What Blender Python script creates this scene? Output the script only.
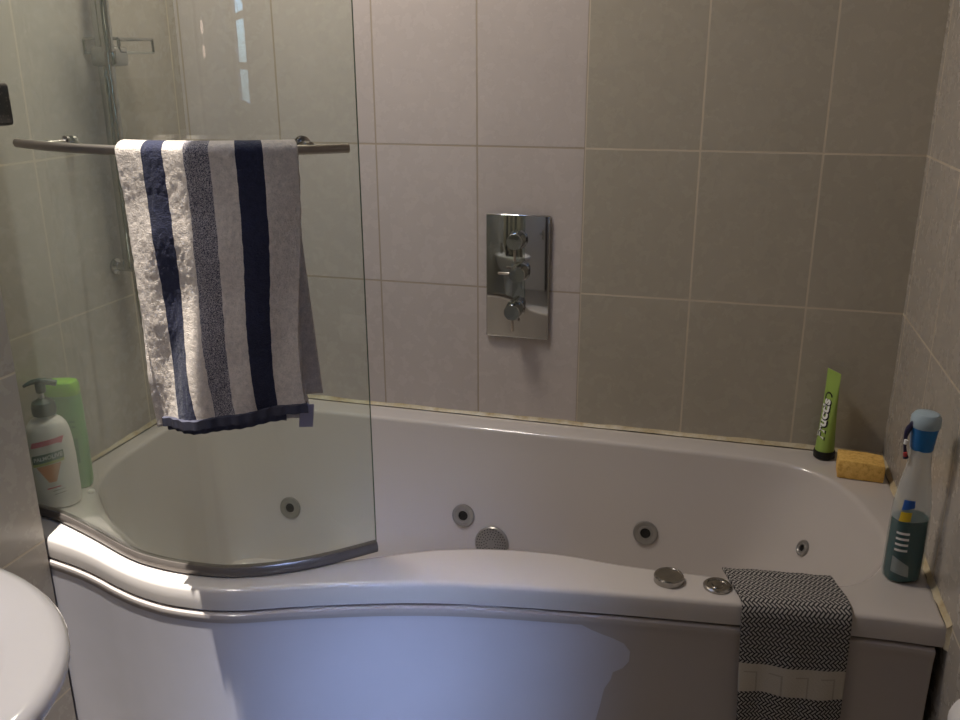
import bpy, bmesh, math, random
from math import sin, cos, pi, radians
from mathutils import Vector, Matrix
from mathutils.bvhtree import BVHTree

random.seed(7)
SC = bpy.context.scene
COL = SC.collection
for o in list(bpy.data.objects):
    bpy.data.objects.remove(o, do_unlink=True)

# ------------------------------------------------------------------ camera
F_PX, PITCH, YAW, ROLL = 897.9, .3193, .2781, -.0036
CAM = Vector((1.345, -2.032, 1.394))
fw = Vector((-sin(YAW) * cos(PITCH), cos(YAW) * cos(PITCH), -sin(PITCH)))
rt = Vector((cos(YAW), sin(YAW), 0))
up = rt.cross(fw)
r2 = cos(ROLL) * rt + sin(ROLL) * up
u2 = -sin(ROLL) * rt + cos(ROLL) * up
cd = bpy.data.cameras.new('camera')
cd.sensor_width = 36
cd.lens = F_PX / 960 * 36
cd.clip_start = .02
cam = bpy.data.objects.new('camera', cd)
COL.objects.link(cam)
cam.matrix_world = Matrix(((r2.x, u2.x, -fw.x, CAM.x), (r2.y, u2.y, -fw.y, CAM.y), (r2.z, u2.z, -fw.z, CAM.z), (0, 0, 0, 1)))
SC.camera = cam

# ------------------------------------------------------------------ world, sun, lights, exposure
w = bpy.data.worlds.new('sky')
SC.world = w
w.use_nodes = True
wn = w.node_tree.nodes
bg = wn['Background']
sky = wn.new('ShaderNodeTexSky')
sky.sky_type = 'NISHITA'
sky.sun_disc = False
sky.sun_elevation = radians(60)
sky.sun_rotation = radians(180)
tint = wn.new('ShaderNodeMix')
tint.data_type, tint.blend_type = 'RGBA', 'MULTIPLY'
tint.inputs[0].default_value = 1
tint.inputs[7].default_value = (.48, .80, 1.3, 1)
w.node_tree.links.new(sky.outputs[0], tint.inputs[6])
w.node_tree.links.new(tint.outputs[2], bg.inputs[0])
bg.inputs[1].default_value = 1.0

SUN_DIR = Vector((-.02, .09, -1.0))
sd = bpy.data.lights.new('sun', 'SUN')
sd.energy = 14
sd.angle = radians(.6)
sd.color = (1, .95, .88)
sun = bpy.data.objects.new('sun', sd)
COL.objects.link(sun)
sun.location = (.4, -1.6, 3.6)
sun.rotation_euler = SUN_DIR.to_track_quat('-Z', 'Y').to_euler()


def area(name, loc, target, sx, sy, energy, color, spread=180, portal=False):
    l = bpy.data.lights.new(name, 'AREA')
    l.shape = 'RECTANGLE'
    l.size, l.size_y = sx, sy
    l.energy = energy
    l.color = color
    l.spread = radians(spread)
    o = bpy.data.objects.new(name, l)
    COL.objects.link(o)
    o.location = loc
    o.rotation_euler = (Vector(target) - Vector(loc)).to_track_quat('-Z', 'Z').to_euler()
    if portal:
        l.cycles.is_portal = True
    return o


area('added_window_beam', (1.84, -2.60, 1.70), (.93, -.82, .39), .26, .5, 1.45, (.40, .56, 1.0), 19)  # extra blue lamp outside the window, narrowed onto the bath panel
area('rooflight_portal', (.377, -.97, 2.46), (.377, -.97, 0), .50, .35, 1, (1, 1, 1), 180, True)
area('window_portal', (1.75, -2.64, 1.68), (0, -2.64, 1.68), .48, .9, 1, (1, 1, 1), 180, True)
area('ceiling_lamp_light', (.42, -.48, 2.36), (.42, -.48, 0), .26, .26, 14.5, (1.0, .90, .79))

area('basin_fill_light', (.32, -1.72, 2.36), (.32, -1.6, 0), .2, .2, 4, (1.0, .93, .86), 85)  # fill light added to brighten the basin

SC.view_settings.view_transform = 'Standard'
SC.view_settings.look = 'None'
SC.view_settings.gamma = 1
SC.view_settings.use_curve_mapping = False
SC.view_settings.exposure = 0.0
SC.cycles.max_bounces = 12
SC.cycles.transparent_max_bounces = 16
SC.cycles.caustics_reflective = False
SC.cycles.caustics_refractive = False
SC.cycles.sample_clamp_indirect = 6


# ------------------------------------------------------------------ materials
def srgb(r, g, b):
    f = lambda c: (c / 255 / 12.92) if c / 255 <= .04045 else ((c / 255 + .055) / 1.055) ** 2.4
    return (f(r), f(g), f(b), 1)


class NT:
    def __init__(s, name):
        s.m = bpy.data.materials.new(name)
        s.m.use_nodes = True
        s.t = s.m.node_tree
        s.n = s.t.nodes
        s.bsdf = s.n['Principled BSDF']
        s.out = s.n['Material Output']

    def new(s, typ, **kw):
        n = s.n.new(typ)
        for k, v in kw.items():
            setattr(n, k, v)
        return n

    def link(s, a, b):
        s.t.links.new(a, b)

    def put(s, sock, v):
        if isinstance(v, bpy.types.NodeSocket):
            s.link(v, sock)
        else:
            sock.default_value = v

    def math(s, op, a, b=0.0, c=None):
        n = s.new('ShaderNodeMath', operation=op)
        s.put(n.inputs[0], a)
        s.put(n.inputs[1], b)
        if c is not None:
            s.put(n.inputs[2], c)
        return n.outputs[0]

    def mix(s, f, a, b, mode='MIX'):
        n = s.new('ShaderNodeMix', data_type='RGBA', blend_type=mode)
        s.put(n.inputs[0], f)
        s.put(n.inputs[6], a)
        s.put(n.inputs[7], b)
        return n.outputs[2]

    def noise(s, scale, detail=3, vec=None, rough=.5):
        n = s.new('ShaderNodeTexNoise')
        n.inputs['Scale'].default_value = scale
        n.inputs['Detail'].default_value = detail
        n.inputs['Roughness'].default_value = rough
        if vec is not None:
            s.link(vec, n.inputs['Vector'])
        return n.outputs['Fac']

    def bump(s, h, strength=.3, dist=.001):
        b = s.new('ShaderNodeBump')
        b.inputs['Strength'].default_value = strength
        b.inputs['Distance'].default_value = dist
        s.link(h, b.inputs['Height'])
        s.link(b.outputs[0], s.bsdf.inputs['Normal'])
        return b.outputs[0]

    def pos(s):
        g = s.new('ShaderNodeNewGeometry')
        x = s.new('ShaderNodeSeparateXYZ')
        s.link(g.outputs['Position'], x.inputs[0])
        return g.outputs['Position'], x.outputs[0], x.outputs[1], x.outputs[2]

    def obj(s):
        return s.new('ShaderNodeTexCoord').outputs['Object']

    def uv(s):
        t = s.new('ShaderNodeTexCoord')
        x = s.new('ShaderNodeSeparateXYZ')
        s.link(t.outputs['UV'], x.inputs[0])
        return t.outputs['UV'], x.outputs[0], x.outputs[1]

    def ramp(s, f, stops, interp='LINEAR'):
        r = s.new('ShaderNodeValToRGB')
        cr = r.color_ramp
        cr.interpolation = interp
        while len(cr.elements) < len(stops):
            cr.elements.new(.5)
        for e, (p, c) in zip(cr.elements, stops):
            e.position = p
            e.color = c
        s.link(f, r.inputs[0])
        return r.outputs[0]


def plain(name, col, rough=.5, metal=0, vary=.06, scale=30, coat=0, bump=0, trans=0, spec=.5):
    k = NT(name)
    v = k.obj()
    n = k.noise(scale, 3, v)
    c2 = tuple(max(0, c * (1 - 2 * vary)) for c in col[:3]) + (1,)
    k.link(k.mix(n, c2, tuple(min(1, c * (1 + vary)) for c in col[:3]) + (1,)), k.bsdf.inputs['Base Color'])
    k.bsdf.inputs['Roughness'].default_value = rough
    k.bsdf.inputs['Metallic'].default_value = metal
    k.bsdf.inputs['Coat Weight'].default_value = coat
    k.bsdf.inputs['Coat Roughness'].default_value = .05
    k.bsdf.inputs['Transmission Weight'].default_value = trans
    k.bsdf.inputs['Specular IOR Level'].default_value = spec
    if bump:
        k.bump(n, bump)
    return k.m


def tile(name, axis, u0, base, zone=None, rough=.22):
    k = NT(name)
    P, x, y, z = k.pos()
    u = k.math('SUBTRACT', x if axis == 'x' else y, u0)
    v = k.math('SUBTRACT', z, .8815 - 2 * .3315)
    cv = k.new('ShaderNodeCombineXYZ')
    k.link(u, cv.inputs[0])
    k.link(v, cv.inputs[1])
    b = k.new('ShaderNodeTexBrick', offset=0.0, squash=1.0)
    k.link(cv.outputs[0], b.inputs['Vector'])
    b.inputs['Scale'].default_value = 1
    b.inputs['Brick Width'].default_value = .25
    b.inputs['Row Height'].default_value = .3315
    b.inputs['Mortar Size'].default_value = .0023
    b.inputs['Mortar Smooth'].default_value = .15
    b.inputs['Color1'].default_value = (.97, .97, .97, 1)
    b.inputs['Color2'].default_value = (1.03, 1.03, 1.03, 1)
    b.inputs['Mortar'].default_value = (1, 1, 1, 1)
    col = base
    if zone:
        m = k.math('MULTIPLY', k.math('GREATER_THAN', x, zone[0]), k.math('LESS_THAN', x, zone[1]))  # paler tiles and darker grout within this x range
        col = k.mix(m, base, zone[2])
    n1 = k.noise(5, 4, P, .6)
    n2 = k.noise(26, 4, P, .6)
    col = k.mix(n1, col, k.mix(1.0, col, (.86, .86, .85, 1), 'MULTIPLY'))
    col = k.mix(k.math('MULTIPLY', n2, .4), col, k.mix(1.0, col, (.92, .92, .92, 1), 'MULTIPLY'))
    col = k.mix(1.0, col, b.outputs['Color'], 'MULTIPLY')
    grout = srgb(196, 184, 164)
    if zone:
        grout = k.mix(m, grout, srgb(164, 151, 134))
    col = k.mix(b.outputs['Fac'], col, grout)
    k.link(col, k.bsdf.inputs['Base Color'])
    k.link(k.math('ADD', k.math('MULTIPLY', b.outputs['Fac'], .5), k.math('MULTIPLY_ADD', n2, .1, rough)), k.bsdf.inputs['Roughness'])
    k.bsdf.inputs['Specular IOR Level'].default_value = .4
    h = k.math('ADD', k.math('MULTIPLY', b.outputs['Fac'], -1.0), k.math('MULTIPLY', n1, .35))
    k.bump(h, .35, .0012)
    return k.m


TILE_B = srgb(178, 170, 154)
M = {}
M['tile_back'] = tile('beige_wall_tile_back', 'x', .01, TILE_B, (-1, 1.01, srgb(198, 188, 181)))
M['tile_side'] = tile('beige_wall_tile_side', 'y', -.03, srgb(176, 168, 158))
M['tile_rear'] = tile('beige_wall_tile_rear', 'x', .01, srgb(186, 178, 168))
M['paint'] = plain('white_ceiling_paint', srgb(226, 222, 214), .8, vary=.02, scale=8)
M['floor'] = plain('grey_floor_tile', srgb(150, 142, 132), .35, vary=.08, scale=6)
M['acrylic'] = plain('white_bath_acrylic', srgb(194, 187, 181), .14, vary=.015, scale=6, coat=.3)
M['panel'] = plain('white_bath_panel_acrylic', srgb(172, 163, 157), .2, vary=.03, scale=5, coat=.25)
M['ceramic'] = plain('white_ceramic', srgb(232, 226, 224), .12, vary=.01, scale=5, coat=.4)
M['chrome'] = plain('chrome', (.50, .51, .50, 1), .05, 1, vary=.01, scale=10)
M['steel'] = plain('brushed_steel', srgb(170, 163, 156), .28, 1, vary=.05, scale=60)
M['dullchrome'] = plain('dulled_chrome', srgb(178, 174, 168), .22, 1, vary=.12, scale=90)
M['hole'] = plain('dark_recess', srgb(18, 16, 15), .6, vary=.1)
M['jetring'] = plain('grey_jet_plastic', srgb(152, 149, 144), .3, .5, vary=.08, scale=90)
M['rubber'] = plain('grey_rubber_seal', srgb(108, 101, 96), .25, .35, vary=.08, scale=40)
M['navyhem'] = plain('navy_woven_hem', srgb(62, 62, 76), .8, vary=.15, scale=300, bump=.3)
M['dgreen'] = plain('dark_green_plastic', srgb(28, 62, 54), .35, vary=.04)
M['whiteplastic'] = plain('white_plastic_bottle', srgb(236, 233, 226), .3, vary=.02)
M['pink'] = plain('pink_label_print', srgb(214, 60, 96), .45, vary=.02)
M['greenlabel'] = plain('green_label_print', srgb(26, 92, 66), .45, vary=.02)
M['goldline'] = plain('yellow_green_label_print', srgb(178, 190, 90), .45, vary=.02)
M['white_ink'] = plain('white_ink', srgb(240, 240, 236), .5, vary=.01)
M['grey_ink'] = plain('grey_ink', srgb(120, 130, 120), .5, vary=.01)
M['orange'] = plain('orange_label_print', srgb(232, 150, 84), .5, vary=.18, scale=160)
M['lime'] = plain('lime_green_cap', srgb(150, 215, 60), .35, vary=.03)
M['gelgreen'] = plain('pale_green_bottle', srgb(122, 186, 108), .3, vary=.05, scale=14, trans=.1)
M['tubegreen'] = plain('lime_green_tube', srgb(150, 178, 84), .35, vary=.03)
M['black'] = plain('black_plastic', srgb(20, 20, 20), .35, vary=.05)
M['bluecap'] = plain('blue_plastic_collar', srgb(20, 110, 176), .3, vary=.03)
M['palecap'] = plain('pale_blue_plastic_top', srgb(176, 196, 206), .35, vary=.03, trans=.15)
M['navy'] = plain('navy_plastic', srgb(36, 36, 72), .4, vary=.1)
M['redink'] = plain('red_ink', srgb(176, 60, 60), .4, vary=.05)
M['yellow'] = plain('yellow_label_print', srgb(224, 190, 40), .45, vary=.03)
M['bluelabel'] = plain('blue_label_print', srgb(40, 90, 170), .45, vary=.03)
M['silverlabel'] = plain('silver_label_print', srgb(150, 160, 158), .35, vary=.1, scale=120)
M['paper'] = plain('white_tissue', srgb(232, 228, 224), .8, vary=.03)
M['wood'] = plain('white_painted_door', srgb(214, 208, 200), .5, vary=.02)
M['darkframe'] = plain('dark_door_frame', srgb(64, 56, 50), .5, vary=.05)


def sealant():
    k = NT('stained_sealant')
    P, x, y, z = k.pos()
    n = k.noise(22, 4, P, .7)
    c = k.ramp(n, [(.38, srgb(204, 194, 170)), (.56, srgb(188, 172, 136)), (.74, srgb(158, 128, 86))])
    k.link(c, k.bsdf.inputs['Base Color'])
    k.bsdf.inputs['Roughness'].default_value = .45
    return k.m


def glass(name, tint, haze=0.0, rough=0.0):
    k = NT(name)
    t = k.new('ShaderNodeBsdfTransparent')
    t.inputs[0].default_value = tint
    g = k.new('ShaderNodeBsdfGlossy')
    g.inputs['Roughness'].default_value = rough
    lw = k.new('ShaderNodeLayerWeight')
    lw.inputs[0].default_value = .5
    fr = k.math('MULTIPLY_ADD', k.math('POWER', lw.outputs['Facing'], 5.0), .94, .042)
    m = k.new('ShaderNodeMixShader')
    k.link(fr, m.inputs[0])
    k.link(t.outputs[0], m.inputs[1])
    k.link(g.outputs[0], m.inputs[2])
    if haze:
        # milky diffuse and translucent share, strongest at a grazing view
        df = k.new('ShaderNodeBsdfDiffuse')
        tl = k.new('ShaderNodeBsdfTranslucent')
        df.inputs[0].default_value = tl.inputs[0].default_value = (.80, .84, .76, 1)
        dm = k.new('ShaderNodeMixShader')
        dm.inputs[0].default_value = .5
        k.link(df.outputs[0], dm.inputs[1])
        k.link(tl.outputs[0], dm.inputs[2])
        hm = k.new('ShaderNodeMixShader')
        k.link(k.math('MULTIPLY_ADD', k.math('POWER', lw.outputs['Facing'], 2.0), haze, .012), hm.inputs[0])
        k.link(m.outputs[0], hm.inputs[1])
        k.link(dm.outputs[0], hm.inputs[2])
        k.link(hm.outputs[0], k.out.inputs[0])
    else:
        k.link(m.outputs[0], k.out.inputs[0])
    return k.m


def speckle():
    k = NT('dark_speckled_stone')
    v = k.obj()
    n = k.new('ShaderNodeTexVoronoi')
    n.inputs['Scale'].default_value = 260
    k.link(v, n.inputs['Vector'])
    c = k.ramp(n.outputs['Distance'], [(.0, srgb(120, 110, 98)), (.3, srgb(40, 36, 33)), (.6, srgb(18, 16, 15))])
    k.link(c, k.bsdf.inputs['Base Color'])
    k.bsdf.inputs['Roughness'].default_value = .3
    return k.m


def sponge_mat():
    k = NT('yellow_sponge')
    v = k.obj()
    n = k.noise(120, 4, v, .7)
    c = k.ramp(n, [(.3, srgb(196, 150, 74)), (.5, srgb(226, 182, 98)), (.7, srgb(236, 198, 116))])
    k.link(c, k.bsdf.inputs['Base Color'])
    k.bsdf.inputs['Roughness'].default_value = .95
    k.bump(n, .8, .002)
    return k.m


def towel_mat():
    k = NT('striped_terry_cloth')
    U, u, v = k.uv()
    cream, navy = srgb(206, 194, 182), srgb(44, 46, 66)
    base = k.ramp(u, [(0, cream), (.165, navy), (.29, cream), (.41, srgb(104, 102, 112)), (.55, cream), (.685, navy), (.825, cream)], 'CONSTANT')
    P, x, y, z = k.pos()
    n = k.noise(420, 3, P, .75)
    n2 = k.noise(110, 4, P, .6)
    mixm = k.math('MULTIPLY', k.math('GREATER_THAN', u, .41), k.math('LESS_THAN', u, .55))
    heath = k.ramp(k.noise(760, 2, P, .6), [(.40, navy), (.60, srgb(176, 168, 166))])
    col = k.mix(mixm, base, heath)
    tone = k.math('MULTIPLY_ADD', k.math('ADD', n, n2), .9, .1)
    tc = k.new('ShaderNodeCombineXYZ')
    for i in range(3):
        k.link(tone, tc.inputs[i])
    col = k.mix(.75, col, k.mix(1.0, col, tc.outputs[0], 'MULTIPLY'))
    k.link(col, k.bsdf.inputs['Base Color'])
    k.bsdf.inputs['Roughness'].default_value = .95
    k.bsdf.inputs['Sheen Weight'].default_value = .25
    k.bsdf.inputs['Specular IOR Level'].default_value = .1
    k.bump(k.math('ADD', n, k.math('MULTIPLY', n2, 1.2)), .9, .002)
    return k.m


def chevron_mat():
    k = NT('grey_chevron_cloth')
    U, u, v = k.uv()          # metres
    c = .0056
    p_ = k.math('DIVIDE', k.math('ADD', u, v), c * 1.41421)
    q_ = k.math('DIVIDE', k.math('ADD', k.math('SUBTRACT', u, v), 4.0), c * 1.41421)
    fi, fj = k.math('FLOOR', p_), k.math('FLOOR', q_)
    fp, fq = k.math('SUBTRACT', p_, fi), k.math('SUBTRACT', q_, fj)
    kk = k.math('FLOORED_MODULO', k.math('SUBTRACT', fi, fj), 4.0)
    hor = k.math('LESS_THAN', kk, 1.5)
    a1 = k.math('MULTIPLY', k.math('ADD', kk, fp), .5)
    a2 = k.math('MULTIPLY', k.math('ADD', k.math('SUBTRACT', 3.0, kk), fq), .5)
    inv = k.math('SUBTRACT', 1.0, hor)
    along = k.math('ADD', k.math('MULTIPLY', hor, a1), k.math('MULTIPLY', inv, a2))
    across = k.math('ADD', k.math('MULTIPLY', hor, fq), k.math('MULTIPLY', inv, fp))
    dash = k.math('MULTIPLY', k.math('LESS_THAN', k.math('ABSOLUTE', k.math('SUBTRACT', across, .5)), .27),
                  k.math('LESS_THAN', k.math('ABSOLUTE', k.math('SUBTRACT', along, .5)), .43))
    # off-white woven band with a faint key pattern
    P, x, y, z = k.pos()
    n = k.noise(700, 2, P, .6)
    chev = k.mix(dash, srgb(52, 51, 54), srgb(176, 172, 166))
    band = k.math('MULTIPLY', k.math('GREATER_THAN', v, .206), k.math('LESS_THAN', v, .260))
    bu = k.math('FRACT', k.math('DIVIDE', u, .046))
    line = k.math('MAXIMUM', k.math('MULTIPLY', k.math('LESS_THAN', k.math('ABSOLUTE', k.math('SUBTRACT', bu, .5)), .035), k.math('GREATER_THAN', v, .222)),
                  k.math('MULTIPLY', k.math('LESS_THAN', k.math('ABSOLUTE', k.math('SUBTRACT', v, .222)), .0013), k.math('LESS_THAN', bu, .53)))
    bcol = k.mix(k.math('MULTIPLY', line, .35), srgb(196, 188, 174), srgb(120, 112, 104))
    c = k.mix(band, chev, bcol)
    c = k.mix(k.math('MULTIPLY', n, .5), c, k.mix(1.0, c, (.6, .6, .6, 1), 'MULTIPLY'))
    k.link(c, k.bsdf.inputs['Base Color'])
    k.bsdf.inputs['Roughness'].default_value = .95
    k.bsdf.inputs['Specular IOR Level'].default_value = .1
    k.bump(k.math('ADD', dash, n), .5, .0012)
    return k.m


def bottle_clear(name, tint, rough=.05):
    k = NT(name)
    k.bsdf.inputs['Base Color'].default_value = tint
    k.bsdf.inputs['Roughness'].default_value = rough
    t = k.new('ShaderNodeBsdfTransparent')
    t.inputs[0].default_value = tint
    m = k.new('ShaderNodeMixShader')
    sx = k.new('ShaderNodeSeparateXYZ')
    k.link(k.obj(), sx.inputs[0])
    # more opaque above the liquid line
    k.link(k.math('MULTIPLY_ADD', k.math('GREATER_THAN', sx.outputs[2], .112), .22, .08), m.inputs[0])
    k.link(t.outputs[0], m.inputs[1])
    k.link(k.bsdf.outputs[0], m.inputs[2])
    k.link(m.outputs[0], k.out.inputs[0])
    return k.m


M['sealant'] = sealant()
M['glassedge'] = plain('dark_green_glass_edge', srgb(92, 104, 92), .2)
M['glass'] = glass('greenish_screen_glass', (.925, .955, .92, 1), .5)
M['pane'] = glass('window_pane_glass', (.98, .98, .98, 1))
M['speckle'] = speckle()
M['sponge'] = sponge_mat()
M['towel'] = towel_mat()
M['chevron'] = chevron_mat()
M['clear'] = bottle_clear('clear_bottle_plastic', (.86, .88, .88, 1))
M['teal'] = plain('teal_cleaning_liquid', srgb(16, 82, 84), .15, vary=.03)
M['film'] = plain('bluish_protective_film', srgb(190, 187, 193), .16, vary=.04, scale=9, coat=.5)


# ------------------------------------------------------------------ mesh helpers
def obj(name, bm, mat, parent=None, smooth=35, kind=None, loc=None):
    bmesh.ops.recalc_face_normals(bm, faces=bm.faces)
    me = bpy.data.meshes.new(name)
    bm.to_mesh(me)
    bm.free()
    me.materials.append(mat)
    if smooth:
        for p in me.polygons:
            p.use_smooth = True
        me.set_sharp_from_angle(angle=radians(smooth))
    o = bpy.data.objects.new(name, me)
    COL.objects.link(o)
    if parent is not None:
        o.parent = parent
    if loc:
        o.location = loc
    if kind:
        o['kind'] = kind
    return o


def thing(name, label, cat, loc=(0, 0, 0), rz=0, group=None):
    o = bpy.data.objects.new(name, None)
    o.empty_display_size = .05
    COL.objects.link(o)
    o.location = loc
    o.rotation_euler = (0, 0, rz)
    o['label'] = label
    o['category'] = cat
    if group:
        o['group'] = group
    return o


def box(bm, x0, x1, y0, y1, z0, z1, bevel=0, seg=3, mtx=None):
    r = bmesh.ops.create_cube(bm, size=1)
    vs = r['verts']
    for v in vs:
        v.co = Vector((x0 + (v.co.x + .5) * (x1 - x0), y0 + (v.co.y + .5) * (y1 - y0), z0 + (v.co.z + .5) * (z1 - z0)))
    if bevel:
        es = list({e for v in vs for e in v.link_edges})
        g = bmesh.ops.bevel(bm, geom=es, offset=bevel, segments=seg, profile=.5, affect='EDGES')
        vs = g['verts']
    if mtx:
        bmesh.ops.transform(bm, matrix=mtx, verts=list({v for v in vs}))
    return vs


def rings(bm, rs, cap0=True, cap1=True, closed=True):
    """loft a list of vertex loops"""
    L = [[bm.verts.new(p) for p in r] for r in rs]
    n = len(L[0])
    for a, b in zip(L[:-1], L[1:]):
        for i in range(n if closed else n - 1):
            j = (i + 1) % n
            bm.faces.new((a[i], a[j], b[j], b[i]))
    if cap0:
        bm.faces.new(L[0][::-1])
    if cap1:
        bm.faces.new(L[-1])
    return L


def lathe(bm, prof, n=32, mtx=None, sx=1, sy=1, cap0=True, cap1=True):
    rs = []
    for r, z in prof:
        rs.append([(mtx or Matrix()) @ Vector((r * cos(2 * pi * i / n) * sx, r * sin(2 * pi * i / n) * sy, z)) for i in range(n)])
    return rings(bm, rs, cap0, cap1)


def frame_to(loc, nrm):
    q = Vector(nrm).to_track_quat('Z', 'Y')
    return Matrix.Translation(Vector(loc)) @ q.to_matrix().to_4x4()


def tube(bm, pts, r, n=14, cap=True):
    pts = [Vector(p) for p in pts]
    rs = []
    t0 = (pts[1] - pts[0]).normalized()
    ref = Vector((0, 0, 1)) if abs(t0.z) < .9 else Vector((1, 0, 0))
    a = t0.cross(ref).normalized()
    for i, p in enumerate(pts):
        t = (pts[min(i + 1, len(pts) - 1)] - pts[max(i - 1, 0)]).normalized()
        a = (a - a.dot(t) * t).normalized()
        b = t.cross(a)
        rr = r[i] if isinstance(r, (list, tuple)) else r
        rs.append([p + rr * (cos(2 * pi * k / n) * a + sin(2 * pi * k / n) * b) for k in range(n)])
    rings(bm, rs, cap, cap)


def catmull(P, per=10):
    P = [Vector(p) for p in P]
    out = []
    for i in range(len(P) - 1):
        p0 = P[max(i - 1, 0)]
        p1, p2 = P[i], P[i + 1]
        p3 = P[min(i + 2, len(P) - 1)]
        for k in range(per):
            t = k / per
            out.append(.5 * ((2 * p1) + (p2 - p0) * t + (2 * p0 - 5 * p1 + 4 * p2 - p3) * t * t + (3 * p1 - p0 - 3 * p2 + p3) * t ** 3))
    out.append(P[-1])
    return out


def resample(P, n):
    d = [0]
    for a, b in zip(P[:-1], P[1:]):
        d.append(d[-1] + (b - a).length)
    out, j = [], 0
    for i in range(n):
        s = d[-1] * i / (n - 1)
        while j < len(P) - 2 and d[j + 1] < s:
            j += 1
        t = (s - d[j]) / max(1e-9, d[j + 1] - d[j])
        out.append(P[j].lerp(P[j + 1], max(0, min(1, t))))
    return out


def normals2(P, closed=False):
    """outward normals (to the right of travel) of a planar path"""
    n = len(P)
    N = []
    for i in range(n):
        a = P[(i - 1) % n] if closed else P[max(i - 1, 0)]
        b = P[(i + 1) % n] if closed else P[min(i + 1, n - 1)]
        t = (b - a)
        N.append(Vector((t.y, -t.x, 0)).normalized())
    return N


def text_bm(s, size, bold=0.0):
    cu = bpy.data.curves.new('t', 'FONT')
    cu.body = s
    cu.size = size
    cu.align_x, cu.align_y = 'CENTER', 'CENTER'
    cu.offset = bold
    cu.resolution_u = 4
    o = bpy.data.objects.new('t', cu)
    COL.objects.link(o)
    bpy.context.view_layer.update()
    me = bpy.data.meshes.new_from_object(o.evaluated_get(bpy.context.evaluated_depsgraph_get()))
    bm = bmesh.new()
    bm.from_mesh(me)
    bpy.data.objects.remove(o)
    bpy.data.meshes.remove(me)
    bmesh.ops.triangulate(bm, faces=bm.faces)
    return bm


# ------------------------------------------------------------------ the room
NIB = .152          # the room's left wall stands this far inside the bath recess's left wall
YN = -.8235
XR = 1.707
YR = -3.0
ZC = 2.4


def struct(name, boxes, mat, smooth=0):
    bm = bmesh.new()
    for b in boxes:
        box(bm, *b)
    return obj(name, bm, mat, smooth=smooth, kind='structure')


struct('floor', [(-.1, XR + .1, YR - .1, .1, -.1, 0)], M['floor'])
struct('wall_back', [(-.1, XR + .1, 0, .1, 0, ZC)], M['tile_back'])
struct('wall_left', [(-.1, 0, YN, 0, 0, ZC), (-.1, NIB, YR, YN, 0, ZC)], M['tile_side'])
WY0, WY1, WZ0, WZ1 = -2.88, -2.40, 1.23, 2.13
wr = struct('wall_right', [(XR, XR + .1, WY1, .0, 0, ZC), (XR, XR + .1, YR, WY0, 0, ZC), (XR, XR + .1, WY0, WY1, 0, WZ0), (XR, XR + .1, WY0, WY1, WZ1, ZC)], M['tile_side'])
struct('wall_rear', [(NIB, XR + .1, YR - .1, YR, 0, ZC)], M['tile_rear'])
RX0, RX1, RY0, RY1 = .085, .635, -1.15, -.79
struct('ceiling', [(-.1, RX0, YR - .1, .1, ZC, ZC + .1), (RX1, XR + .1, YR - .1, .1, ZC, ZC + .1), (RX0, RX1, YR - .1, RY0, ZC, ZC + .1), (RX0, RX1, RY1, .1, ZC, ZC + .1)], M['paint'])
win = struct('window_1', [(XR + .03, XR + .09, WY0, WY0 + .03, WZ0, WZ1), (XR + .03, XR + .09, WY1 - .03, WY1, WZ0, WZ1),
                          (XR + .03, XR + .09, WY0 + .03, WY1 - .03, WZ0, WZ0 + .03), (XR + .03, XR + .09, WY0 + .03, WY1 - .03, WZ1 - .03, WZ1),
                          (XR + .04, XR + .08, WY0 + .03, WY1 - .03, 1.375, 1.40), (XR + .04, XR + .08, WY0 + .03, WY1 - .03, 1.55, 1.575)], M['wood'])
bm = bmesh.new()
box(bm, XR + .058, XR + .062, WY0 + .03, WY1 - .03, WZ0 + .03, WZ1 - .03)
obj('pane', bm, M['pane'], win, smooth=0)
for o_ in (wr, win, bpy.data.objects['pane']):      # the right wall is not quite square to the back wall
    for v in o_.data.vertices:
        v.co.x -= .026 * v.co.y
win2 = struct('window_2', [(RX0, RX0 + .02, RY0, RY1, ZC + .02, ZC + .08), (RX1 - .02, RX1, RY0, RY1, ZC + .02, ZC + .08),
                           (RX0 + .02, RX1 - .02, RY0, RY0 + .02, ZC + .02, ZC + .08), (RX0 + .02, RX1 - .02, RY1 - .02, RY1, ZC + .02, ZC + .08)], M['wood'])
bm = bmesh.new()
box(bm, RX0 + .02, RX1 - .02, RY0 + .02, RY1 - .02, ZC + .05, ZC + .054)
obj('pane', bm, M['pane'], win2, smooth=0)
door = struct('door_1', [(.32, 1.02, YR + .002, YR + .03, .0, 1.98)], M['wood'])
bm = bmesh.new()
for b in ((.26, .32), (1.02, 1.08)):
    box(bm, b[0], b[1], YR + .002, YR + .045, 0, 2.04)
box(bm, .32, 1.02, YR + .002, YR + .045, 1.98, 2.04)
obj('door_frame', bm, M['darkframe'], door, smooth=0)
bm = bmesh.new()
box(bm, .93, .97, YR + .03, YR + .038, .95, 1.12)
tube(bm, [(.95, YR + .034, 1.05), (.95, YR + .08, 1.05), (.85, YR + .085, 1.05)], .009)
obj('door_handle', bm, M['chrome'], door)

t = thing('basin_fill_lamp', 'added unseen ceiling fitting for the fill light over the wash basin', 'lamp', (.32, -1.72, ZC))  # unseen fitting added to go with the basin fill light
bm = bmesh.new()
lathe(bm, [(.13, 0), (.13, -.02), (.125, -.026), (.12, -.012)], 40)
obj('lamp_base', bm, M['whiteplastic'], t)
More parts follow.
